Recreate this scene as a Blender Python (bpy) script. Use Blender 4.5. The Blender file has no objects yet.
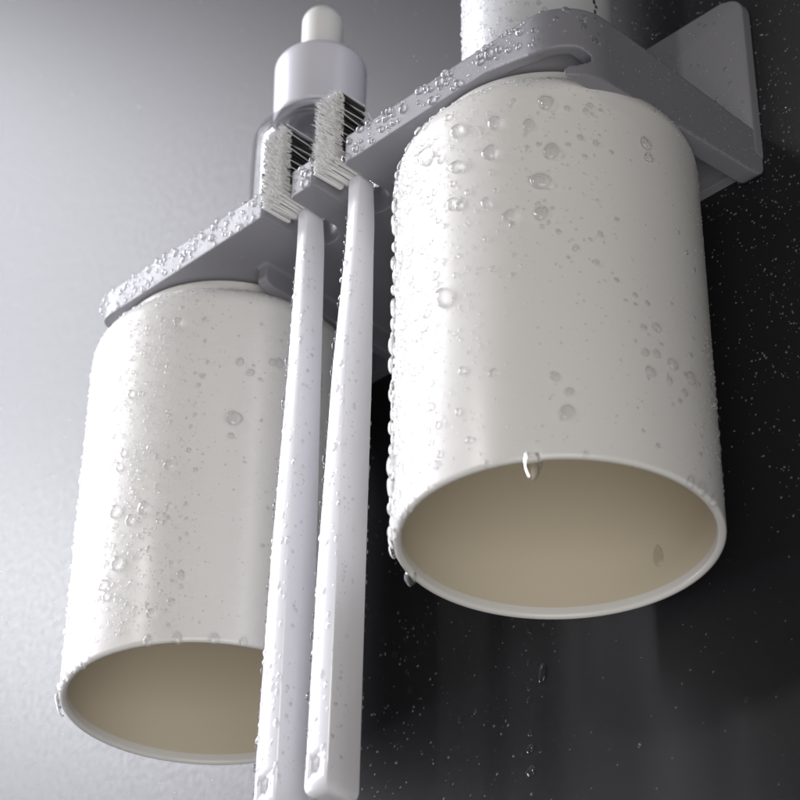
import bpy, bmesh, math, random
import numpy as np
from mathutils import Vector, Matrix

S = 0.01                       # everything below is written in centimetres
rng = np.random.default_rng(7)
random.seed(7)
scene = bpy.context.scene
col = scene.collection
PI = math.pi

# ------------------------------------------------------------------ camera
FPX = 2255.943
PITCH, YAW, ROLL = 0.5771, 0.7960, 0.01154
CAM = np.array([24.5718, -36.4014, -34.5474])
Fv = np.array([-math.sin(YAW) * math.cos(PITCH), math.cos(YAW) * math.cos(PITCH), math.sin(PITCH)])
R0 = np.array([math.cos(YAW), math.sin(YAW), 0.0])
U0 = np.cross(R0, Fv)
Rv = math.cos(ROLL) * R0 + math.sin(ROLL) * U0
Uv = -math.sin(ROLL) * R0 + math.cos(ROLL) * U0

cd = bpy.data.cameras.new('camera')
cam = bpy.data.objects.new('camera', cd)
col.objects.link(cam)
cd.sensor_width = 36.0
cd.lens = FPX / 800 * 36
cd.clip_start = 0.01
cd.clip_end = 50
cam.matrix_world = Matrix(((Rv[0], Uv[0], -Fv[0], CAM[0] * S), (Rv[1], Uv[1], -Fv[1], CAM[1] * S),
                           (Rv[2], Uv[2], -Fv[2], CAM[2] * S), (0, 0, 0, 1)))
scene.camera = cam
cd.dof.use_dof = True
cd.dof.focus_distance = 0.535
cd.dof.aperture_fstop = 26


def sight(px, py):
    """direction of sight through a measured point of the photo (for measuring positions on surfaces)"""
    return Fv + Rv * (px - 400) / FPX - Uv * (py - 400) / FPX


# ------------------------------------------------------------------ materials
def principled(name, color, rough=0.4, **kw):
    m = bpy.data.materials.new(name)
    m.use_nodes = True
    b = m.node_tree.nodes['Principled BSDF']
    b.inputs['Base Color'].default_value = (*color, 1)
    b.inputs['Roughness'].default_value = rough
    for k, v in kw.items():
        b.inputs[k].default_value = v
    return m


def add_bump(m, scale, strength, dist, detail=4, rough_var=None):
    nt = m.node_tree
    b = nt.nodes['Principled BSDF']
    tc = nt.nodes.new('ShaderNodeTexCoord')
    n = nt.nodes.new('ShaderNodeTexNoise')
    n.inputs['Scale'].default_value = scale
    n.inputs['Detail'].default_value = detail
    nt.links.new(tc.outputs['Object'], n.inputs['Vector'])
    bp = nt.nodes.new('ShaderNodeBump')
    bp.inputs['Strength'].default_value = strength
    bp.inputs['Distance'].default_value = dist
    nt.links.new(n.outputs['Fac'], bp.inputs['Height'])
    nt.links.new(bp.outputs['Normal'], b.inputs['Normal'])
    if rough_var:
        mr = nt.nodes.new('ShaderNodeMapRange')
        mr.inputs['From Min'].default_value = 0.3
        mr.inputs['From Max'].default_value = 0.7
        mr.inputs['To Min'].default_value = rough_var[0]
        mr.inputs['To Max'].default_value = rough_var[1]
        n2 = nt.nodes.new('ShaderNodeTexNoise')
        n2.inputs['Scale'].default_value = rough_var[2]
        n2.inputs['Detail'].default_value = 3
        nt.links.new(tc.outputs['Object'], n2.inputs['Vector'])
        nt.links.new(n2.outputs['Fac'], mr.inputs['Value'])
        nt.links.new(mr.outputs['Result'], b.inputs['Roughness'])
    return m


M_wall = add_bump(principled('satin_dark_wall', (0.015, 0.015, 0.0175), 0.36, **{'Specular IOR Level': 0.36}), 2200, 0.06, 0.0003, 2, (0.37, 0.43, 500))
M_cup = add_bump(principled('white_plastic', (0.79, 0.78, 0.755), 0.3, **{'Specular IOR Level': 0.5}), 1500, 0.05, 0.0002, 3, (0.25, 0.33, 80))
M_inner = add_bump(principled('warm_glow_inside', (0.70, 0.625, 0.49), 0.42), 120, 0.03, 0.0005)  # warm light coming through the cup walls, put into the inside colour
M_grey = add_bump(principled('grey_plastic', (0.225, 0.223, 0.245), 0.42), 1500, 0.08, 0.0002, 3, (0.36, 0.46, 90))
M_brush = add_bump(principled('white_brush_plastic', (0.80, 0.80, 0.84), 0.22), 900, 0.04, 0.0002)
M_tuft_dark = principled('charcoal_bristle', (0.012, 0.010, 0.009), 0.6)
M_tuft_white = principled('white_bristle', (0.74, 0.74, 0.73), 0.5)
M_glass = principled('clear_glass', (0.97, 0.98, 1.0), 0.05, **{'Transmission Weight': 1.0, 'IOR': 1.18})
_nt = M_glass.node_tree
_tr = _nt.nodes.new('ShaderNodeBsdfTransparent')
_mx = _nt.nodes.new('ShaderNodeMixShader')
_mx.inputs['Fac'].default_value = 0.32
_nt.links.new(_tr.outputs['BSDF'], _mx.inputs[1])
_nt.links.new(_nt.nodes['Principled BSDF'].outputs['BSDF'], _mx.inputs[2])
_nt.links.new(_mx.outputs['Shader'], _nt.nodes['Material Output'].inputs['Surface'])
M_cap = principled('pale_lilac_plastic', (0.62, 0.61, 0.66), 0.3)
M_rubber = principled('white_rubber', (0.72, 0.72, 0.70), 0.5)
M_tube = principled('white_tube_plastic', (0.66, 0.67, 0.69), 0.28)
M_print = principled('grey_print', (0.05, 0.05, 0.06), 0.5)
M_water = bpy.data.materials.new('water')
M_water.use_nodes = True
_nt = M_water.node_tree
_tr = _nt.nodes.new('ShaderNodeBsdfTransparent')
_rf = _nt.nodes['Principled BSDF']
_rf.inputs['Base Color'].default_value = (1, 1, 1, 1)
_rf.inputs['Transmission Weight'].default_value = 1.0
_rf.inputs['IOR'].default_value = 1.35
_rf.inputs['Roughness'].default_value = 0.0
_gl = _nt.nodes.new('ShaderNodeBsdfGlossy')
_gl.inputs['Roughness'].default_value = 0.03
_mx = _nt.nodes.new('ShaderNodeMixShader')
_mx.inputs['Fac'].default_value = 0.70
_nt.links.new(_tr.outputs['BSDF'], _mx.inputs[1])
_nt.links.new(_rf.outputs['BSDF'], _mx.inputs[2])
_fr = _nt.nodes.new('ShaderNodeFresnel')
_fr.inputs['IOR'].default_value = 1.5
_ge = _nt.nodes.new('ShaderNodeNewGeometry')
_ma = _nt.nodes.new('ShaderNodeMath')           # outer side only: the plastic under a bead is wetted, nothing is trapped inside
_ma.operation = 'MULTIPLY_ADD'
_ma.inputs[1].default_value = -1.0
_ma.inputs[2].default_value = 1.0
_nt.links.new(_ge.outputs['Backfacing'], _ma.inputs[0])
_mu = _nt.nodes.new('ShaderNodeMath')
_mu.operation = 'MULTIPLY'
_nt.links.new(_fr.outputs['Fac'], _mu.inputs[0])
_nt.links.new(_ma.outputs['Value'], _mu.inputs[1])
_m2 = _nt.nodes.new('ShaderNodeMixShader')
_nt.links.new(_mu.outputs['Value'], _m2.inputs['Fac'])
_nt.links.new(_mx.outputs['Shader'], _m2.inputs[1])
_nt.links.new(_gl.outputs['BSDF'], _m2.inputs[2])
_nt.links.new(_m2.outputs['Shader'], _nt.nodes['Material Output'].inputs['Surface'])
# the finest spray scatters light and looks slightly milky
M_mist = M_water.copy()
M_mist.name = 'fine_spray_water'
[n for n in M_mist.node_tree.nodes if n.type == 'MIX_SHADER' and not n.inputs['Fac'].is_linked][0].inputs['Fac'].default_value = 0.42
_nt = M_mist.node_tree
_df = _nt.nodes.new('ShaderNodeBsdfDiffuse')
_df.inputs['Color'].default_value = (0.85, 0.85, 0.87, 1)
_m3 = _nt.nodes.new('ShaderNodeMixShader')
_m3.inputs['Fac'].default_value = 0.11
_last = _nt.nodes['Material Output'].inputs['Surface'].links[0].from_socket
_nt.links.new(_last, _m3.inputs[1])
_nt.links.new(_df.outputs['BSDF'], _m3.inputs[2])
_nt.links.new(_m3.outputs['Shader'], _nt.nodes['Material Output'].inputs['Surface'])


# ------------------------------------------------------------------ object helpers
def tag(o, label=None, cat=None, group=None, kind=None):
    if label: o['label'] = label
    if cat: o['category'] = cat
    if group: o['group'] = group
    if kind: o['kind'] = kind
    return o


def empty(name, loc):
    o = bpy.data.objects.new(name, None)
    o.empty_display_size = 0.01
    col.objects.link(o)
    o.location = Vector(loc) * S
    bpy.context.view_layer.update()
    return o


def link_mesh(name, me, mats, parent=None):
    o = bpy.data.objects.new(name, me)
    for m in (mats if isinstance(mats, (list, tuple)) else [mats]):
        me.materials.append(m)
    col.objects.link(o)
    if parent is not None:
        o.parent = parent
        o.matrix_parent_inverse = Matrix.Translation(-parent.location)
    return o


def from_pd(name, v, f, mats, parent=None, smooth=True, angle=None, mi=None):
    me = bpy.data.meshes.new(name)
    me.from_pydata((np.asarray(v, float) * S).tolist(), [], [tuple(int(i) for i in q) for q in f])
    me.update()
    if smooth:
        me.polygons.foreach_set('use_smooth', [True] * len(me.polygons))
        if angle: me.set_sharp_from_angle(angle=math.radians(angle))
    if mi is not None:
        me.polygons.foreach_set('material_index', mi)
    return link_mesh(name, me, mats, parent)


def from_bm(name, bm, mats, parent=None, angle=35):
    bmesh.ops.recalc_face_normals(bm, faces=bm.faces)
    me = bpy.data.meshes.new(name)
    bm.to_mesh(me)
    bm.free()
    me.transform(Matrix.Scale(S, 4))
    me.polygons.foreach_set('use_smooth', [True] * len(me.polygons))
    me.set_sharp_from_angle(angle=math.radians(angle))
    return link_mesh(name, me, mats, parent)


def lathe(profile, cx, cy, seg=128, closed=False):
    """profile of (r, z); returns verts, faces"""
    v, f = [], []
    n = len(profile)
    for r, z in profile:
        for k in range(seg):
            a = 2 * PI * k / seg
            v.append((cx + r * math.cos(a), cy + r * math.sin(a), z))
    m = n if closed else n - 1
    for i in range(m):
        a, b = i * seg, ((i + 1) % n) * seg
        for k in range(seg):
            k2 = (k + 1) % seg
            f.append((a + k, a + k2, b + k2, b + k))
    return v, f


def arc(cx, cz, r, a0, a1, n=8):
    return [(cx + r * math.cos(math.radians(a0 + (a1 - a0) * i / n)),
             cz + r * math.sin(math.radians(a0 + (a1 - a0) * i / n))) for i in range(n + 1)]


def extrude_poly(bm, pts, z0, z1, axis='z'):
    """closed outline -> prism; axis z: pts are (x,y); axis x: pts are (y,z), prism from x=z0 to x=z1"""
    def P(p, h): return (p[0], p[1], h) if axis == 'z' else (h, p[0], p[1])
    a = [bm.verts.new(P(p, z0)) for p in pts]
    b = [bm.verts.new(P(p, z1)) for p in pts]
    bm.faces.new(list(reversed(a)))
    bm.faces.new(b)
    n = len(pts)
    for i in range(n):
        j = (i + 1) % n
        bm.faces.new((a[i], a[j], b[j], b[i]))


def bake_mods(o):
    dg = bpy.context.evaluated_depsgraph_get()
    ev = o.evaluated_get(dg)
    me = bpy.data.meshes.new_from_object(ev)
    old = o.data
    o.modifiers.clear()
    o.data = me
    me.name = o.name
    bpy.data.meshes.remove(old)
    return o


# ------------------------------------------------------------------ the wall
v = [(-260, 0, -160), (120, 0, -160), (120, 0, 200), (-260, 0, 200)]
wall = from_pd('wall', v, [(0, 1, 2, 3)], M_wall)
tag(wall, 'dark satin wall, wet with fine spray, behind the holder', 'wall', kind='structure')

# ------------------------------------------------------------------ the wall-mounted holder
D, T, ZB, XL = 7.134, 1.417, 0.557, -17.12
holder = empty('wall_holder', (XL / 2, 0, 0))
tag(holder, 'grey plastic wall-mounted holder with two notches at its front edge, beaded with water', 'bathroom holder')

RC = 1.3
RL = 0.45
out = []
out += [(XL, 0.0)]
out += arc(XL + RL, -D + RL, RL, 180, 270, 6)


def slot(x0, x1, yend):
    e = 0.10
    r = (x1 - x0) / 2
    pts = arc(x0 - e, -D + e, e, 270, 360, 4)
    pts += [(x0 + r * (1 - math.cos(math.radians(a))), yend - r + r * math.sin(math.radians(a))) for a in range(0, 181, 15)]
    pts += arc(x1 + e, -D + e, e, 180, 270, 4)
    return pts


out += slot(-10.37, -9.38, -5.15)
out += slot(-8.50, -7.42, -5.15)
out += arc(-RC, -D + RC, RC, 270, 360, 14)
out += [(0.0, 0.0)]
bm = bmesh.new()
extrude_poly(bm, out, ZB, T)
# the end cheek below the right end: a channel open towards the cup, its lower edge rising to the wall
HF = -0.72


def boolean(bm_a, bm_b):
    oa, ob = from_bm('a', bm_a, M_grey), from_bm('b', bm_b, M_grey)
    mo = oa.modifiers.new('b', 'BOOLEAN')
    mo.object, mo.operation, mo.solver = ob, 'DIFFERENCE', 'EXACT'
    bake_mods(oa)
    bpy.data.objects.remove(ob)
    return oa


XI = -0.58
c0 = math.degrees(math.acos((XI + RC) / RC))
foot = [(XI, 0.0)] + arc(-RC, -D + RC, RC, 360 - c0, 360, 12) + [(0.0, 0.0)]
bc = bmesh.new()
extrude_poly(bc, foot, HF, 1.0)
bk = bmesh.new()
ch = [(-1.6, 0.27), (-0.42, 0.27)] + arc(-0.42, -0.04, 0.31, 90, -90, 10)[1:] + [(-0.38, -0.36), (-0.45, -0.42), (-0.49, -0.53), (-0.52, -1.5), (-1.6, -1.5)]
va = [bk.verts.new((x, -9.0, z)) for x, z in ch]
vb = [bk.verts.new((x, -3.6, z)) for x, z in ch]
bk.faces.new(va); bk.faces.new(list(reversed(vb)))
for i in range(len(ch)):
    k = (i + 1) % len(ch)
    bk.faces.new((va[k], va[i], vb[i], vb[k]))
o1 = boolean(bc, bk)
bk = bmesh.new()
extrude_poly(bk, [(-8.0, HF - 0.05), (-8.0, -2), (1.0, -2), (1.0, 0.3), (0.0, 0.27), (-0.08, 0.12), (-0.25, 0.02), (-0.5, -0.03)], -3, 1, 'x')
bc = bmesh.new()
bc.from_mesh(o1.data)
bmesh.ops.scale(bc, vec=(1 / S, 1 / S, 1 / S), verts=bc.verts)
bpy.data.objects.remove(o1)
o1 = boolean(bc, bk)
o1.data.transform(Matrix.Scale(1 / S, 4))
bm.from_mesh(o1.data)
bpy.data.objects.remove(o1)
# front skirt that deepens towards the rounded corner
fo = [(x, -D) for x in np.linspace(-2.9, -RC, 8)] + arc(-RC, -D + RC, RC, 270, 330, 10)[1:]
fi = [(x, -D + 0.36) for x in np.linspace(-2.9, -RC, 8)] + arc(-RC, -D + RC, RC - 0.36, 270, 330, 10)[1:]


def skirt_z(x): return 0.60 - 0.38 * min(1, max(0, (x + 2.9) / 1.7)) ** 1.2


rows = []
for (xo, yo), (xi_, yi) in zip(fo, fi):
    rows.append([bm.verts.new((xo, yo, 1.0)), bm.verts.new((xi_, yi, 1.0)), bm.verts.new((xi_, yi, skirt_z(xo) + 0.05)), bm.verts.new((xo, yo, skirt_z(xo)))])
bm.faces.new(rows[0])
bm.faces.new(list(reversed(rows[-1])))
for a, b in zip(rows[:-1], rows[1:]):
    for k in range(4):
        k2 = (k + 1) % 4
        bm.faces.new((a[k], b[k], b[k2], a[k2]))
# two ribs that guide the base disc of the far cup, and one for the near cup
for x in (-11.95, -18.4 + 0.0 if False else -16.95, -6.9):
    y0 = -5.75
    rib = [(0.0, -0.10), (0.0, 0.9), (y0, 0.9), (y0, 0.08), (y0 + 0.12, -0.05), (y0 + 0.3, -0.10)]
    extrude_poly(bm, rib, x - 0.17, x + 0.17, 'x')
tray = from_bm('tray', bm, M_grey, holder)
md = tray.modifiers.new('r', 'REMESH')
md.mode = 'VOXEL'
md.voxel_size = 0.031 * S
md.use_smooth_shade = True
ms = tray.modifiers.new('s', 'SMOOTH')
ms.factor = 0.5
ms.iterations = 14
bake_mods(tray)

# back plate on the wall
H, TH = 5.95, 0.30
bm = bmesh.new()
r = 0.35
o2 = arc(XL + r, 0.4 + r, r, 180, 270, 6) + arc(0.015 - r, 0.4 + r, r, 270, 360, 6) + arc(0.015 - 0.6, H - 0.6, 0.6, 0, 90, 6) + arc(XL + r, H - r, r, 90, 180, 6)
a = [bm.verts.new((x, -0.002, z)) for x, z in o2]
b = [bm.verts.new((x, -TH, z)) for x, z in o2]
bm.faces.new(a)
fr = bm.faces.new(list(reversed(b)))
n = len(o2)
for i in range(n):
    j = (i + 1) % n
    bm.faces.new((a[j], a[i], b[i], b[j]))
bmesh.ops.bevel(bm, geom=list(fr.edges), offset=0.07, segments=3, affect='EDGES', profile=0.5)
from_bm('back_plate', bm, M_grey, holder, 40)

# ------------------------------------------------------------------ cups
CUP_R, ZR = 3.6, -10.46
CUPS = {'near': (-3.458, -4.09), 'far': (-15.203, -4.09)}
SH = 0.80            # shoulder radius
ZT = 0.10            # top of the cup body


def make_cup(cx, cy):
    root = empty('tumbler_cup', (cx, cy, ZR))
    prof = [(2.75, ZT)] + arc(CUP_R - SH, ZT - SH, SH, 90, 0, 14) + [(CUP_R + 0.01, -3.0), (CUP_R + 0.01, -6.0)]
    prof += arc(CUP_R - 0.085, ZR + 0.095, 0.095, 0, -180, 10)
    prof += [(CUP_R - 0.18, ZR + 0.25)]
    v, f = lathe(prof, cx, cy, 192)
    from_pd('cup_wall', v, f, M_cup, root)
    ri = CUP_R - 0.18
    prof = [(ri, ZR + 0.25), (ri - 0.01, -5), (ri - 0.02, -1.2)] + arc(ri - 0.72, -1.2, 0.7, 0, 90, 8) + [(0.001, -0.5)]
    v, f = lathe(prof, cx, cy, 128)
    from_pd('cup_inside', v, f, M_inner, root)
    prof = [(2.6, ZT - 0.02)] + [(2.86, ZT), (2.9, ZT + 0.05)] + arc(2.82, 0.44, 0.08, 0, 90, 5) + [(0.001, 0.525)]
    v, f = lathe(prof, cx, cy, 128)
    from_pd('base_disc', v, f, M_cup, root)
    return root


c = make_cup(*CUPS['near'])
tag(c, 'white cup hanging upside down under the right end of the holder, whole mouth visible', 'cup', 'white cups hanging from the holder')
c = make_cup(*CUPS['far'])
tag(c, 'white cup hanging upside down under the left end of the holder, behind the toothbrushes', 'cup', 'white cups hanging from the holder')


# ------------------------------------------------------------------ toothbrushes
def loft(sections, cap=True):
    v, f = [], []
    n = len(sections[0])
    for s in sections: v += s
    for i in range(len(sections) - 1):
        for k in range(n):
            k2 = (k + 1) % n
            f.append((i * n + k, i * n + k2, (i + 1) * n + k2, (i + 1) * n + k))
    if cap:
        f.append(tuple(reversed(range(n))))
        f.append(tuple(range((len(sections) - 1) * n, len(sections) * n)))
    return v, f


def handle_section(x0, x1, y0, y1, z, c=0.06):
    """front face at y0 (towards the light), side face at x1; the far side corner is cut by a long facet"""
    w, d = x1 - x0, y1 - y0
    k = 0.30
    return [(x0 + c, y0, z), (x1 - c, y0, z), (x1 - c * .3, y0 + c * .3, z), (x1, y0 + c, z),
            (x1, y0 + d * 0.5, z), (x1 - 0.12 * w, y1 - c, z), (x1 - 0.12 * w - c, y1, z),
            (x0 + 0.2 * w, y1, z), (x0, y1 - 0.2 * d, z), (x0, y0 + c, z), (x0 + c * .3, y0 + c * .3, z)]


def make_brush(tab, headx, hz0, hz1, label):
    """tab: rows of z, x0, x1, y0, y1 from the neck downwards"""
    zs = [r[0] for r in tab]
    root = empty('toothbrush', (tab[-1][1], tab[-1][3], zs[-1]))
    tag(root, label, 'toothbrush', 'toothbrushes standing in the notches')

    def at(z):
        q = [np.interp(-z, [-t for t in zs], [t[i] for t in tab]) for i in range(1, 5)]
        return q
    secs = []
    for z in np.linspace(zs[0], zs[-1], 40):
        secs.append(handle_section(*at(z), z))
    # rounded foot
    q = at(zs[-1])
    for dz, s in ((-0.10, 0.02), (-0.18, 0.06), (-0.23, 0.12), (-0.25, 0.2)):
        secs.append(handle_section(q[0] + s, q[1] - s, q[2] + s, q[3] - s, zs[-1] + dz, 0.06))
    v, f = loft(secs)
    h = from_pd('handle', v, f, M_brush, root, angle=25)
    # hanging hole through the front of the handle
    zc = zs[-1] + 0.42
    q = at(zc)
    xm = (q[0] + q[1]) / 2
    bm = bmesh.new()
    hexa = [(xm - 0.20, 0.17), (xm, 0.40), (xm + 0.20, 0.24), (xm + 0.20, -0.14), (xm, -0.38), (xm - 0.20, -0.22)]
    aa = [bm.verts.new((x, q[2] - 0.2, zc + z)) for x, z in hexa]
    bb = [bm.verts.new((x * 0.4 + xm * 0.6, q[2] + 0.09, zc + z * 0.4)) for x, z in hexa]
    bm.faces.new(aa); bm.faces.new(list(reversed(bb)))
    for i in range(6):
        j = (i + 1) % 6
        bm.faces.new((aa[j], aa[i], bb[i], bb[j]))
    cut = from_bm('cutter', bm, M_brush)
    mo = h.modifiers.new('b', 'BOOLEAN')
    mo.object = cut
    mo.operation = 'DIFFERENCE'
    mo.solver = 'EXACT'
    bake_mods(h)
    bpy.data.objects.remove(cut)
    # head plate and neck, one continuous piece
    top = tab[0]
    ny0, ny1 = top[3] + 0.02, top[4]
    nx0, nx1 = top[1], top[2]
    py0 = -6.35
    secs = []

    def ring(x0, x1, y0, y1, z, n=20, p=3.0):
        r_ = []
        for i in range(n):
            a = 2 * PI * i / n
            ca, sa = math.cos(a), math.sin(a)
            r_.append(((x0 + x1) / 2 + (x1 - x0) / 2 * math.copysign(abs(ca) ** (2 / p), ca),
                       (y0 + y1) / 2 + (y1 - y0) / 2 * math.copysign(abs(sa) ** (2 / p), sa), z))
        return r_
    z0 = zs[0] + 0.0
    hw = 0.56
    key = [(z0 - 0.1, nx0 + .03, nx1 - .03, ny0 + .03, ny1 - .03), (z0 + 0.05, nx0 + .03, nx1 - .03, ny0, ny1 - .1),
           (hz0 + 0.2, headx - hw * .75, headx + hw * .75, py0, py0 + 0.38),
           (hz0 + 0.5, headx - hw, headx + hw, py0, py0 + 0.36), (hz1 - 0.35, headx - hw, headx + hw, py0, py0 + 0.36),
           (hz1 - 0.05, headx - hw * .8, headx + hw * .8, py0, py0 + 0.34), (hz1 + 0.10, headx - hw * .35, headx + hw * .35, py0 + .05, py0 + 0.28)]
    for z in np.linspace(key[0][0], key[-1][0], 40):
        q = [np.interp(z, [k_[0] for k_ in key], [k_[i] for k_ in key]) for i in range(1, 5)]
        secs.append(ring(*q, z))
    v, f = loft(secs)
    from_pd('head', v, f, M_brush, root, angle=50)
    # bristles: dark tufts with white tips, highlight streaks added between them as thin white rows
    V, Fc, MI = [], [], []

    def tuft(x, z, r0, r1, y0, y1, mats, n=8, jag=0.03):
        rows = [(y0, r0, 0)] + [(y0 + (y1 - y0) * t, r0 + (r1 - r0) * t, m_) for t, m_ in mats] + [(y1, r1, mats[-1][1])]
        base = len(V)
        dx, dz = rng.normal(0, 0.03, 2)
        for i, (y, rr, _) in enumerate(rows):
            t = (y - y0) / (y1 - y0)
            for k in range(n):
                a = 2 * PI * k / n
                j = rng.uniform(-jag, jag) if i == len(rows) - 1 else 0
                V.append((x + dx * t + rr * math.cos(a), y + j, z + dz * t + rr * math.sin(a)))
        for i in range(len(rows) - 1):
            for k in range(n):
                k2 = (k + 1) % n
                Fc.append((base + i * n + k, base + i * n + k2, base + (i + 1) * n + k2, base + (i + 1) * n + k))
                MI.append(rows[i][2])
        Fc.append(tuple(range(base + (len(rows) - 1) * n, base + len(rows) * n)))
        MI.append(rows[-1][2])
    nz = int(round((hz1 - hz0) / 0.235))
    for iz in range(nz):
        z = hz0 + 0.1 + iz * (hz1 - hz0 - 0.15) / (nz - 1)
        low = iz < 2
        for ix in range(4):
            x = headx - 0.36 + 0.72 * ix / 3
            if (iz in (0, nz - 1)) and ix in (0, 3) and False: continue
            mats = [(0.0, 1), (0.98, 1)] if low else [(0.0, 0), (0.90, 0), (0.91, 1)]
            if ix == 0 and not low: mats = [(0.0, 0), (0.96, 0)]
            for k in range(9):
                a_ = 2 * PI * k / 8 + rng.uniform(-.3, .3)
                q_ = 0.0 if k == 8 else 0.062
                tuft(x + q_ * math.cos(a_), z + q_ * math.sin(a_), 0.032, 0.026, py0 + 0.05, -7.18 + rng.uniform(-.06, .06), mats, n=6, jag=0.0)
            # highlight streaks between the dark rows, built as thin white filaments
            if not low:
                tuft(x + 0.07, z + 0.125, 0.016, 0.016, py0 + 0.05, -7.2, [(0.0, 1)], 6, 0)
    # fine white tips: single filaments crowding over the whole field
    for _ in range(1700):
        x = headx + rng.uniform(-0.30, 0.45)
        z = hz0 + rng.uniform(0.0, hz1 - hz0)
        tuft(x, z, 0.010, 0.006, -7.02, -7.33 + rng.normal(0, .04), [(0.0, 1)], 4, 0)
    from_pd('bristles', V, Fc, [M_tuft_dark, M_tuft_white], root, smooth=True, angle=60, mi=MI)
    return root


BR = [(0.75, -8.0, -7.57, -6.42, -5.85), (-0.35, -7.98, -7.57, -6.45, -5.78), (-1.3, -8.03, -7.60, -6.45, -5.76), (-4.7, -8.36, -7.84, -6.45, -5.5), (-10.0, -8.66, -7.98, -6.45, -5.42),
      (-14.4, -8.80, -8.07, -6.45, -5.38), (-15.25, -8.84, -8.10, -6.45, -5.36)]
BL = [(0.75, -9.86, -9.46, -6.42, -5.80), (-0.2, -9.83, -9.46, -6.45, -5.72), (-0.6, -9.84, -9.46, -6.45, -5.72), (-4.0, -9.98, -9.47, -6.45, -5.66), (-9.3, -10.28, -9.64, -6.45, -5.44),
      (-13.8, -10.44, -9.70, -6.45, -5.38), (-15.25, -10.48, -9.71, -6.45, -5.36)]
make_brush(BR, -8.0, 0.75, 2.95, 'white toothbrush in the right notch of the holder, nearer to the whole cup')
make_brush(BL, -9.95, 0.75, 2.95, 'white toothbrush in the left notch of the holder, crossing the far cup')

# ------------------------------------------------------------------ dropper bottle
bx_, by_ = -12.45, -3.5
bottle = empty('dropper_bottle', (bx_, by_, T))
tag(bottle, 'clear glass dropper bottle with pale cap and white bulb, behind the toothbrush heads', 'bottle')
zt = T + 0.02
prof = [(0.001, zt)] + [(1.6, zt)] + arc(1.68, zt + 0.2, 0.2, -90, 0, 5) + [(1.88, 5.4)] + arc(1.13, 5.9, 0.75, 0, 75, 8) + [(1.02, 6.75), (0.95, 6.85), (0.95, 7.6)]
inn = [(0.80, 7.6), (0.80, 6.7), (1.0, 6.5)] + arc(1.05, 5.85, 0.66, 75, 0, 8) + [(1.72, 5.4), (1.72, zt + 0.5), (1.5, zt + 0.32), (0.001, zt + 0.32)]
v, f = lathe(prof + inn, bx_, by_, 96)
from_pd('glass_body', v, f, M_glass, bottle, angle=50)
prof = [(0.98, 6.9), (1.22, 6.9)] + arc(1.20, 7.0, 0.1, -90, 0, 4) + [(1.33, 8.7)] + arc(1.03, 8.85, 0.30, 0, 80, 8) + [(0.6, 9.2), (0.001, 9.2)]
v, f = lathe(prof, bx_, by_, 96)
from_pd('cap', v, f, M_cap, bottle, angle=60)
prof = [(0.60, 9.1), (0.60, 10.6)] + [(0.60 * math.cos(math.radians(a)), 10.75 + 0.55 * math.sin(math.radians(a))) for a in range(0, 90, 8)] + [(0.001, 11.3)]
v, f = lathe(prof, bx_, by_, 64)
from_pd('rubber_bulb', v, f, M_rubber, bottle, angle=60)
prof = [(0.001, 2.4), (0.12, 2.4), (0.24, 3.0), (0.26, 6.9)]
v, f = lathe(prof, bx_, by_, 32)
from_pd('pipette', v, f, M_glass, bottle)

# ------------------------------------------------------------------ white bottle on the right
tx, ty, tr = -4.57, -3.0, 1.97
tube = empty('white_bottle', (tx, ty, T))
tag(tube, 'white cylindrical bottle standing on the holder above the near cup', 'bottle')
prof = [(0.001, T + 0.01), (1.7, T + 0.01)] + arc(tr - 0.2, T + 0.21, 0.2, -90, 0, 5) + [(tr, 6), (tr, 12.5)] + arc(tr - 0.5, 12.5, 0.5, 0, 90, 6) + [(0.9, 13.05), (0.001, 13.05)]
v, f = lathe(prof, tx, ty, 128)
from_pd('bottle_body', v, f, M_tube, tube, angle=50)
v, f = lathe([(0.75, 13.0), (0.75, 14.6), (0.70, 14.7), (0.001, 14.7)], tx, ty, 64)
from_pd('bottle_cap', v, f, M_cap, tube, angle=50)


# small print near the right edge of its label
V, Fc = [], []
for px, py, w, h in ((594, 2, 0.10, 0.16), (596, 7, 0.10, 0.10), (595, 12, 0.08, 0.14)):
    d = sight(px, py)
    ox, oy = CAM[0] - tx, CAM[1] - ty
    A, B, Cq = d[0] ** 2 + d[1] ** 2, ox * d[0] + oy * d[1], ox * ox + oy * oy - tr * tr
    t = (-B - math.sqrt(B * B - A * Cq)) / A
    q = CAM + d * t
    a0 = math.atan2(q[1] - ty, q[0] - tx)
    b0 = len(V)
    for da, dz in ((-w, -h), (w, -h), (w, h), (-w, h)):
        a1 = a0 + da / 2 / tr
        V.append((tx + (tr + 0.004) * math.cos(a1), ty + (tr + 0.004) * math.sin(a1), q[2] + dz / 2))
    Fc.append((b0, b0 + 1, b0 + 2, b0 + 3))
from_pd('printed_mark', V, Fc, M_print, tube)


# ------------------------------------------------------------------ water
class Drops:
    """collects cap-shaped beads of water that sit on a surface"""
    def __init__(self): self.items = []

    def add(self, p, n, r, h=0.62, stretch=1.0, sag=0.0):
        self.items.append((np.array(p, float), np.array(n, float), r, h, stretch, sag))


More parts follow.
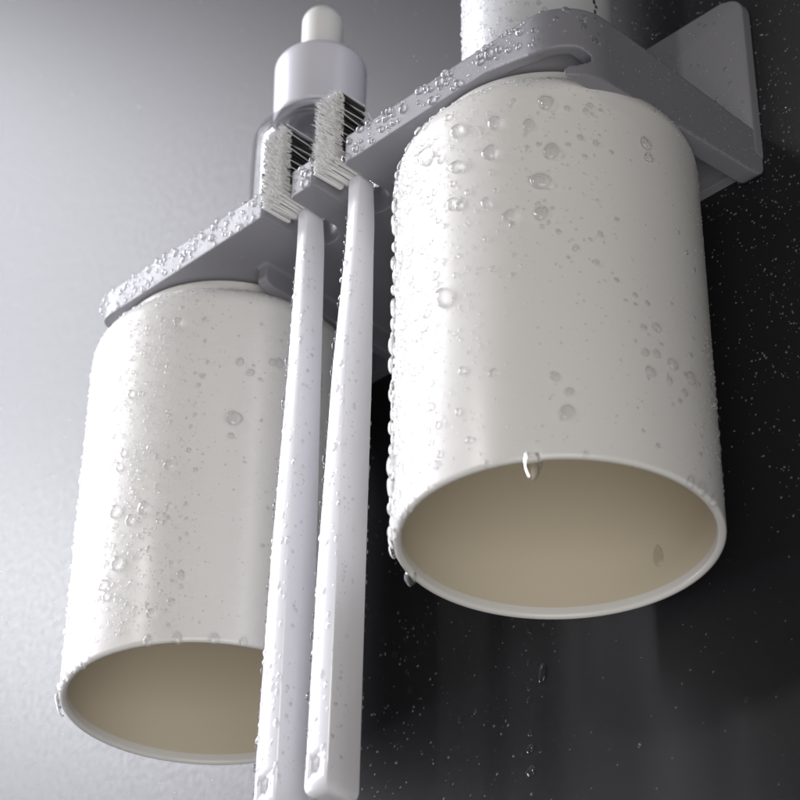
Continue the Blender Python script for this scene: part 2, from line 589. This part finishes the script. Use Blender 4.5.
def bead(p, n, r, h, stretch, sag, seg, rings):
    n = n / np.linalg.norm(n)
    down = np.array([0, 0, -1.0])
    t1 = down - n * (down @ n)
    if np.linalg.norm(t1) < 0.05: t1 = np.array([1.0, 0, 0]) - n * n[0]
    t1 /= np.linalg.norm(t1)
    t2 = np.cross(n, t1)
    ph = rng.uniform(0, 6.28, 3)
    am = rng.uniform(0, 0.16, 3)
    a = np.arange(seg) * 2 * PI / seg
    out_r = 1 + am[0] * np.cos(2 * a + ph[0]) + am[1] * np.cos(3 * a + ph[1]) * .6 + am[2] * np.cos(a + ph[2]) * .3
    vs = []
    for i in range(rings):
        th = (i / rings) * (PI / 2)          # 0 at the foot
        rr = math.cos(th) ** 0.8
        zz = math.sin(th) * h * r - 0.04 * r
        bulge = 1 + 0.10 * math.sin(2 * th)
        q = p + n * zz + (t1[None] * ((np.cos(a) * out_r * rr * r * bulge * stretch)[:, None] + sag * r * math.sin(th))
                          + t2[None] * (np.sin(a) * out_r * rr * r * bulge)[:, None])
        vs.append(q)
    top = p + n * (h * r - 0.04 * r) + t1 * sag * r
    V = np.concatenate(vs + [top[None]])
    F = []
    for i in range(rings - 1):
        for k in range(seg):
            k2 = (k + 1) % seg
            F.append((i * seg + k, i * seg + k2, (i + 1) * seg + k2, (i + 1) * seg + k))
    i = rings - 1
    for k in range(seg):
        F.append((i * seg + k, i * seg + (k + 1) % seg, rings * seg))
    # winding: make the normals point away from the surface
    return V, F


def flipped(V, F, n):
    a, b, c_ = (V[i] for i in F[0][:3])
    if np.cross(b - a, c_ - a) @ n < 0 and False: pass
    return F


pool = {}          # host -> list of beads


def drop(host, p, n, r, h=0.62, stretch=1.0, sag=0.0):
    pool.setdefault(host, []).append((np.array(p, float), np.array(n, float), r, h, stretch, sag))


AL = math.radians(225.6)       # direction of the left outline of a cup seen by the lens


def cup_pt(cup, u, z, extra=0.0):
    """u in degrees from the left outline towards the viewer; z runs over shoulder and wall"""
    cx, cy = CUPS[cup]
    a = AL + math.radians(u)
    if z > ZT - SH:
        th = math.asin(min(1, (z - (ZT - SH)) / SH))
        rad, nr, nzv = CUP_R - SH + SH * math.cos(th), math.cos(th), math.sin(th)
    else:
        rad, nr, nzv = CUP_R + 0.01, 1.0, 0.0
    n = np.array([math.cos(a) * nr, math.sin(a) * nr, nzv])
    return np.array([cx + rad * math.cos(a), cy + rad * math.sin(a), z]) + n * extra, n


class Spacer:
    def __init__(self, cell): self.c = cell; self.d = {}

    def ok(self, p, r):
        k = tuple(int(math.floor(x / self.c)) for x in p)
        for i in (-1, 0, 1):
            for j in (-1, 0, 1):
                for l in (-1, 0, 1):
                    for q, rq in self.d.get((k[0] + i, k[1] + j, k[2] + l), ()):
                        if np.sum((q - p) ** 2) < (0.92 * (r + rq)) ** 2: return False
        self.d.setdefault(k, []).append((p, r))
        return True


sp = Spacer(0.45)


def cup_field(cup, n, u0, u1, z0, z1, rlo, rhi, pw=2.0, h=(0.62, 0.88), dens=None, stretch=(0.95, 1.15)):
    for _ in range(n):
        u, z = rng.uniform(u0, u1), rng.uniform(z0, z1)
        if dens is not None and rng.uniform() > dens(u, z): continue
        r = rlo + (rhi - rlo) * rng.uniform() ** pw
        p, nn = cup_pt(cup, u, z)
        if not sp.ok(p, r): continue
        drop(cup, p, nn, r, rng.uniform(*h), rng.uniform(*stretch))


def cup_hit(cup, px, py):
    cx, cy = CUPS[cup]
    d = sight(px, py)
    ox, oy = CAM[0] - cx, CAM[1] - cy
    rad = CUP_R + 0.01
    A = d[0] ** 2 + d[1] ** 2
    B = ox * d[0] + oy * d[1]
    Cc = ox * ox + oy * oy - rad * rad
    disc = B * B - A * Cc
    if disc < 0: return None
    t = (-B - math.sqrt(disc)) / A
    p = CAM + d * t
    if p[2] > ZT - SH:      # on the shoulder: march along the sight line to the rounded part
        for tt in np.linspace(t, t + 4 / np.linalg.norm(d), 400):
            q = CAM + d * tt
            rr = math.hypot(q[0] - cx, q[1] - cy)
            e = math.hypot(rr - (CUP_R - SH), q[2] - (ZT - SH))
            if rr > CUP_R - SH and e <= SH:
                n = np.array([(q[0] - cx) / rr * (rr - CUP_R + SH), (q[1] - cy) / rr * (rr - CUP_R + SH), q[2] - ZT + SH])
                return q, n / np.linalg.norm(n)
        return None
    n = np.array([(p[0] - cx) / rad, (p[1] - cy) / rad, 0])
    return p, n


PXCM = 42.0
heroes = []


def hero_cup(cup, px, py, dia, label=None, h=0.78, stretch=1.1, sag=0.15):
    hit = cup_hit(cup, px, py)
    if hit is None: return
    p, n = hit
    r = dia / 2 / PXCM
    sp.ok(p, r)
    heroes.append((cup, p, n, r, h, stretch, sag, label))


# measured big beads
for q in [(443, 298, 19, 'broad square-sided water drop, the largest on the bright left side of the near cup'),
          (541, 182, 18, None), (546, 103, 15, None), (529, 126, 13, None), (495, 123, 14, None), (457, 131, 14, None), (457, 167, 14, None),
          (490, 153, 15, None), (426, 157, 18, None), (551, 152, 16, None), (541, 214, 14, None), (509, 216, 12, None), (645, 144, 12, 'larger, upper one of two lone water drops near the right shoulder of the near cup'),
          (648, 158, 10, 'smaller, lower one of two lone water drops near the right shoulder of the near cup'), (567, 413, 14, 'round water drop alone at the middle of the near cup, above its rim'), (569, 392, 8, None), (555, 377, 9, None),
          (672, 365, 11, None), (690, 379, 12, None), (650, 372, 10, None), (713, 405, 10, None), (645, 353, 8, None), (656, 354, 8, None), (656, 328, 9, None),
          (643, 328, 7, None), (669, 381, 7, None), (684, 393, 7, None), (459, 206, 9, None), (452, 204, 12, None), (486, 203, 10, None), (416, 178, 9, None),
          (462, 371, 7, None), (493, 373, 8, None), (458, 412, 6, None), (469, 440, 6, None)]:
    hero_cup('near', *q)
for q in [(234, 419, 17, 'round water drop alone on the grey middle of the far cup, largest there'), (115, 511, 14, None), (117, 563, 15, None), (103, 585, 12, None), (106, 596, 10, None), (131, 394, 10, None), (114, 407, 8, None),
          (144, 508, 14, None), (130, 520, 11, None), (123, 453, 9, None), (119, 467, 10, None), (168, 465, 10, None), (178, 322, 10, None), (240, 362, 9, None), (250, 373, 9, None), (279, 363, 10, None), (272, 362, 8, None),
          (150, 613, 9, None), (181, 575, 9, None), (171, 602, 8, None), (92, 602, 8, None), (112, 367, 7, None), (231, 436, 7, None)]:
    hero_cup('far', *q)

# near cup: crowded beads on the outline that faces the light
cup_field('near', 130, -16, 8, -9.8, -0.2, 0.11, 0.23, 1.4, (0.7, 0.95))
cup_field('near', 2600, -25, 44, -10.1, 0.05, 0.035, 0.12, 1.9, (0.6, 0.9), lambda u, z: 1.0 if u < 25 else max(0, 1 - (u - 25) / 19) + .05)
cup_field('near', 1500, -20, 62, -10.2, 0.08, 0.015, 0.045, 1.5, (0.5, 0.75), lambda u, z: 1.0 if u < 35 else 0.6)
cup_field('near', 700, 40, 110, -10.2, 0.08, 0.012, 0.040, 2.0, (0.4, 0.65), lambda u, z: 1.0 if z > -4 else 0.5)
cup_field('near', 150, 42, 105, -6.0, 0.08, 0.035, 0.085, 2.0, (0.5, 0.75))
cup_field('near', 60, 105, 150, -10.0, 0.0, 0.03, 0.07, 2.0, (0.35, 0.55))
cup_field('near', 800, 100, 192, -10.3, 0.08, 0.010, 0.028, 1.5, (0.35, 0.6), lambda u, z: 1.0 if z > -0.8 or u > 150 else 0.35)
cup_field('near', 160, 140, 185, -9.6, -5.8, 0.02, 0.07, 2.0, (0.45, 0.65))
cup_field('near', 260, 30, 160, -0.35, 0.09, 0.02, 0.06, 1.5, (0.5, 0.8))
# far cup
cup_field('far', 480, -20, 48, -10.1, 0.05, 0.03, 0.10, 2.2, (0.45, 0.7))
cup_field('far', 2300, 38, 92, -10.1, 0.05, 0.020, 0.075, 2.6, (0.5, 0.75), lambda u, z: max(0.05, 1 - abs(u - 58) / 34))
cup_field('far', 900, 35, 120, -10.2, 0.05, 0.012, 0.03, 1.5, (0.4, 0.6), lambda u, z: max(0.1, 1 - abs(u - 65) / 55))
cup_field('far', 60, 80, 140, -8.0, 0.0, 0.03, 0.07, 2.0, (0.3, 0.5))
cup_field('far', 300, 20, 170, -0.35, 0.09, 0.02, 0.06, 1.5, (0.5, 0.8))

# rim of both cups
for cup, us in (('near', [(-8, .15), (-2, .12), (5, .17), (11, .16), (20, .14), (26, .16), (135, .11), (141, .13), (150, .12), (38, .09), (62, .07), (95, .06)]),
                ('far', [(-4, .17), (2, .15), (14, .10), (24, .13), (32, .11), (40, .15), (72, .12), (83, .13), (97, .12), (108, .10), (118, .09)])):
    for u, r in us:
        p, n = cup_pt(cup, u, ZR + 0.06)
        n = n + np.array([0, 0, -0.35])
        heroes.append((cup + '_rim', p, n / np.linalg.norm(n), r, 0.8, 1.15, 0.2, None))


# flat hosts
def face_field(host, n, fn, rlo, rhi, pw=2.0, h=(0.6, 0.9), stretch=(0.95, 1.15), space=True):
    for _ in range(n):
        q = fn(rng.uniform(), rng.uniform())
        if q is None: continue
        p, nn = q
        r = rlo + (rhi - rlo) * rng.uniform() ** pw
        if space and not sp.ok(np.array(p, float), r): continue
        drop(host, p, nn, r, rng.uniform(*h), rng.uniform(*stretch))


def tray_front(x0, x1):
    def fn(a, b):
        x = x0 + (x1 - x0) * a
        z = ZB + 0.08 + (T - ZB - 0.1) * b
        if -10.4 < x < -9.3 or -8.55 < x < -7.35: return None
        return (x, -D, z), (0, -1, 0.0)
    return fn


def tray_top(x0, x1):
    def fn(a, b):
        x = x0 + (x1 - x0) * a
        y = -D + 0.08 + 0.5 * b
        if -10.4 < x < -9.3 or -8.55 < x < -7.35: return None
        return (x, y, T), (0, -0.25, 1)
    return fn


face_field('tray', 360, tray_front(-17.0, -10.3), 0.02, 0.11, 1.9, (0.45, 0.7))
face_field('tray', 130, tray_top(-17.0, -10.3), 0.04, 0.12, 1.5, (0.6, 0.8))
face_field('tray', 40, tray_front(-9.4, -8.5), 0.03, 0.15, 1.5)
face_field('tray', 240, tray_front(-7.4, -1.4), 0.02, 0.15, 2.2)
face_field('tray', 110, tray_top(-7.4, -0.9), 0.05, 0.16, 1.4, (0.7, 0.9))


def corner(a, b):
    t = math.radians(270 + 90 * a)
    z = ZB - 0.1 + (T - ZB) * b
    return (-RC + RC * math.cos(t), -D + RC + RC * math.sin(t), z), (math.cos(t), math.sin(t), 0)


face_field('tray', 40, corner, 0.02, 0.09, 2.0)
face_field('tray', 420, lambda a, b: ((0.0, -5.9 + 5.6 * a, -0.45 + 0.4 * a + (T + .3) * b) if True else 0, (1, 0, 0)), 0.008, 0.03, 2.5, (0.35, 0.6))
face_field('tray', 260, lambda a, b: ((-17.0 + 16.8 * a, -7.0 + 6.0 * b, ZB), (0, 0, -1)), 0.01, 0.035, 2.0, (0.3, 0.5))
face_field('back_plate', 420, lambda a, b: ((-5.0 + 4.8 * a, -TH, T + 0.1 + (H - T - .3) * b), (0, -1, 0)), 0.012, 0.06, 3.0, (0.4, 0.7))


# wall: fine spray, denser and coarser near the holder
def wall_pt(a, b):
    return (-38 + 42 * a, 0.0, -18 + 50 * b), (0, -1, 0)


face_field('wall', 4200, wall_pt, 0.008, 0.028, 2.0, (0.3, 0.55), space=False)
face_field('wall', 1200, lambda a, b: ((-16 + 9 * a * a, 0, -18 + 18 * b), (0, -1, 0)), 0.010, 0.045, 2.2, (0.35, 0.6))
face_field('wall', 1300, lambda a, b: ((1.0 + rng.normal(0, 1.8), 0, -1.5 + rng.normal(0, 4.5)), (0, -1, 0)), 0.011, 0.036, 1.5, (0.4, 0.7), space=False)
face_field('wall', 900, lambda a, b: ((-6.5 + 6.5 * a, 0, 3 + 8 * b), (0, -1, 0)), 0.010, 0.03, 1.5, (0.4, 0.7), space=False)


def wall_hero(px, py, dia, label=None, stretch=1.3):
    d = sight(px, py)
    t = -CAM[1] / d[1]
    p = CAM + d * t
    heroes.append(('wall', p, np.array([0, -1.0, 0]), dia / 2 / 38, 0.5, stretch, 0.15, label))


wall_hero(542, 672, 13, 'largest water drop on the dark wall, below the near cup', 1.4)
for q in [(529, 632, 6), (529, 662, 5), (529, 688, 5), (529, 700, 5), (530, 733, 6), (530, 749, 8), (531, 771, 9), (541, 750, 4), (460, 720, 5), (475, 712, 4), (395, 655, 6), (407, 672, 5), (410, 690, 5), (747, 700, 4), (640, 745, 4)]:
    wall_hero(*q)


# brushes: beads on the lit front face and along its outer edges
def brush_front(tab):
    zs = [-r[0] for r in tab]

    def fn(a, b):
        z = -0.4 - 14.6 * b
        x0, x1 = (np.interp(-z, zs, [r[i] for r in tab]) for i in (1, 2))
        return (x0 + 0.03 + (x1 - x0 - 0.06) * a, tab[0][3], z), (0, -1, 0)
    return fn


def brush_edge(tab, side):
    zs = [-r[0] for r in tab]

    def fn(a, b):
        z = -0.4 - 14.6 * b
        x0, x1, y0, y1 = (np.interp(-z, zs, [r[i] for r in tab]) for i in (1, 2, 3, 4))
        if side == 0: return (x0 + 0.01, y0 + 0.02, z), (-0.75, -0.65, 0)
        if side == 1: return (x1, y0 + 0.05 + (y1 - y0) * 0.45 * a, z), (1, 0, 0)
        return (x1 - 0.1, y1 - 0.02, z), (0.8, 0.6, 0)
    return fn


for tab in (BR, BL):
    face_field('brush', 850, brush_front(tab), 0.018, 0.11, 2.8, (0.45, 0.7))
    face_field('brush', 230, brush_edge(tab, 0), 0.04, 0.13, 1.6, (0.6, 0.85))
    face_field('brush', 110, brush_edge(tab, 1), 0.015, 0.055, 2.4, (0.4, 0.6))
    face_field('brush', 40, brush_edge(tab, 2), 0.02, 0.06, 2.0, (0.4, 0.6))


# white bottle: tight spray on the side that faces the light
def tube_pt(a, b):
    u = math.radians(225.6 - 15 + 110 * a * a)
    return (tx + tr * math.cos(u), ty + tr * math.sin(u), 2.0 + 8 * b), (math.cos(u), math.sin(u), 0)


face_field('bottle', 1500, tube_pt, 0.02, 0.075, 1.8, (0.4, 0.7))


# --- build them: the largest as objects of their own, all the fine spray as one mass
def link_drop(item, seg, rings, name='water_drop'):
    p, n, r, h, st, sag = item
    V, F = bead(p, n, r, h, st, sag, seg, rings)
    me = bpy.data.meshes.new(name)
    c0 = p * S
    me.from_pydata(((V - p) * S).tolist(), [], F)
    me.polygons.foreach_set('use_smooth', [True] * len(me.polygons))
    o = bpy.data.objects.new(name, me)
    me.materials.append(M_water)
    col.objects.link(o)
    o.location = Vector(c0)
    return o


GEN = {'near': ('clear water drop beaded on the outside of the near cup', 'water drops on the near cup'),
       'far': ('clear water drop beaded on the outside of the far cup', 'water drops on the far cup'),
       'near_rim': ('clear water drop clinging to the open rim of the near cup', 'water drops on the rim of the near cup'),
       'far_rim': ('clear water drop clinging to the open rim of the far cup', 'water drops on the rim of the far cup'),
       'tray': ('clear water drop beaded on the front edge of the grey holder', 'water drops on the grey holder'),
       'wall': ('small water drop running down the dark wall below the near cup', 'water drops on the dark wall'),
       'brush': ('clear water drop beaded on a toothbrush handle', 'water drops on the toothbrush handles')}
count = 0
for cup, p, n, r, h, st, sag, label in heroes:
    o = link_drop((p, n, r, h, st, sag), 28, 10)
    g = GEN[cup]
    tag(o, label or g[0], 'water drop', g[1])
    count += 1


# pendant drops: lathed tear shapes under the rim and inside the mouth
def pendant(p, length, rad, label, group, tilt=0.0):
    prof = []
    for i in range(15):
        t = i / 14
        rr = rad * (math.sin(PI * (0.30 + 0.70 * t)) ** 0.75 if t < 1 else 0.0)
        prof.append((max(rr, 0.001), p[2] + 0.10 - length * t))
    v, f = lathe(prof, p[0], p[1], 28)
    f.append(tuple(range(28)))
    o = from_pd('water_drop', v, f, M_water)
    tag(o, label, 'water drop', group)
    return o


p, n = cup_pt('near', 78, ZR)
d = sight(532, 462)
# the point of the front rim under the measured drop
best = min(((np.linalg.norm(np.cross(cup_pt('near', u, ZR)[0] - CAM, d)) / np.linalg.norm(d), u) for u in np.arange(20, 160, 0.5)))
p, n = cup_pt('near', best[1], ZR)
pendant(p - n * 0.06, 0.62, 0.20, 'long water drop hanging from the front of the near cup rim, over the dark mouth', 'water drops on the rim of the near cup')
best = min(((np.linalg.norm(np.cross(cup_pt('near', u, ZR)[0] - CAM, sight(411, 575))) / np.linalg.norm(d), u) for u in np.arange(-90, 20, 0.5)))
p, n = cup_pt('near', best[1], ZR)
pendant(p - n * 0.05, 0.36, 0.15, 'water drop hanging under the lower left rim of the near cup', 'water drops on the rim of the near cup')

# a run of water on the inside of the near cup
d = sight(659, 556)
ox, oy = CAM[0] - CUPS['near'][0], CAM[1] - CUPS['near'][1]
ri = CUP_R - 0.19
A, B, Cq = d[0] ** 2 + d[1] ** 2, ox * d[0] + oy * d[1], ox * ox + oy * oy - ri * ri
t = (-B + math.sqrt(B * B - A * Cq)) / A
p = CAM + d * t
n = -np.array([p[0] - CUPS['near'][0], p[1] - CUPS['near'][1], 0]) / ri
heroes_in = (p, n, 0.13, 0.6, 2.1, 0.25)

rest = []
cand = []
for host, items in pool.items():
    for it in items:
        # how large it shows: only the side turned to the lens counts
        facing = it[1] @ (CAM - it[0]) / np.linalg.norm(it[1]) / np.linalg.norm(CAM - it[0])
        if host in ('wall', 'bottle', 'back_plate') or facing < -0.25: rest.append(it)
        else: cand.append((it[2], host, it))
cand.sort(key=lambda q: -q[0])
for r, host, it in cand[:300 - count - 3]:
    o = link_drop(it, 20, 8)
    g = GEN[host]
    tag(o, g[0], 'water drop', g[1])
o = link_drop(heroes_in, 28, 10)
tag(o, 'long water drop on the inner wall of the near cup, right of centre', 'water drop')
rest += [c_[2] for c_ in cand[300 - count - 3:]]
VV, FF, MM, off = [], [], [], 0
for it in rest:
    big = it[2] > 0.045
    V, F = bead(*it, 14 if big else 8, 5 if big else 3)
    VV.append(V)
    FF += [tuple(i + off for i in q) for q in F]
    MM += [0 if big else 1] * len(F)
    off += len(V)
spray = from_pd('water_spray', np.concatenate(VV), FF, [M_water, M_mist], mi=MM)
tag(spray, 'fine spray of water beads over wall, cups, brushes and holder', 'water spray', kind='stuff')
print('drops', count, len(cand), len(rest))

# ------------------------------------------------------------------ light
world = bpy.data.worlds.new('World')
scene.world = world
world.use_nodes = True
bg = world.node_tree.nodes['Background']
bg.inputs['Color'].default_value = (1.0, 0.97, 0.95, 1)
bg.inputs['Strength'].default_value = 0.09


def area(name, az, el, dist, w, h, radiance, color=(1, 1, 1), target=(-8, -4, -3)):
    L = bpy.data.lights.new(name, 'AREA')
    L.shape = 'RECTANGLE'
    L.size, L.size_y = w, h
    L.energy = radiance * PI * w * h
    L.color = color
    o = bpy.data.objects.new(name, L)
    col.objects.link(o)
    d = Vector((math.cos(math.radians(az)) * math.cos(math.radians(el)), math.sin(math.radians(az)) * math.cos(math.radians(el)), math.sin(math.radians(el))))
    o.location = Vector(target) * S + d * dist
    o.rotation_euler = d.to_track_quat('Z', 'Y').to_euler()
    return o


area('side_softbox', 204, 15, 1.0, 0.54, 1.20, 7.8, (0.91, 0.91, 1.0))
area('high_softbox', 219, 37, 1.1, 0.48, 0.26, 6.8, (0.98, 0.98, 1.0))
area('side_lamp', 210, 23, 1.0, 0.12, 0.12, 70, (0.96, 0.965, 1.0))
area('front_lamp', 262, 18, 1.1, 0.07, 0.07, 95, (1.0, 0.98, 0.96))
area('fill_softbox', 314, -36, 1.4, 1.0, 1.1, 3.0, (1.0, 0.975, 0.945))

# ------------------------------------------------------------------ render
scene.view_settings.view_transform = 'Standard'
scene.view_settings.look = 'None'
scene.view_settings.exposure = 0
scene.view_settings.gamma = 1
scene.cycles.use_denoising = True
scene.cycles.max_bounces = 12
scene.cycles.transmission_bounces = 8
scene.cycles.sample_clamp_indirect = 6
scene.cycles.blur_glossy = 0.5
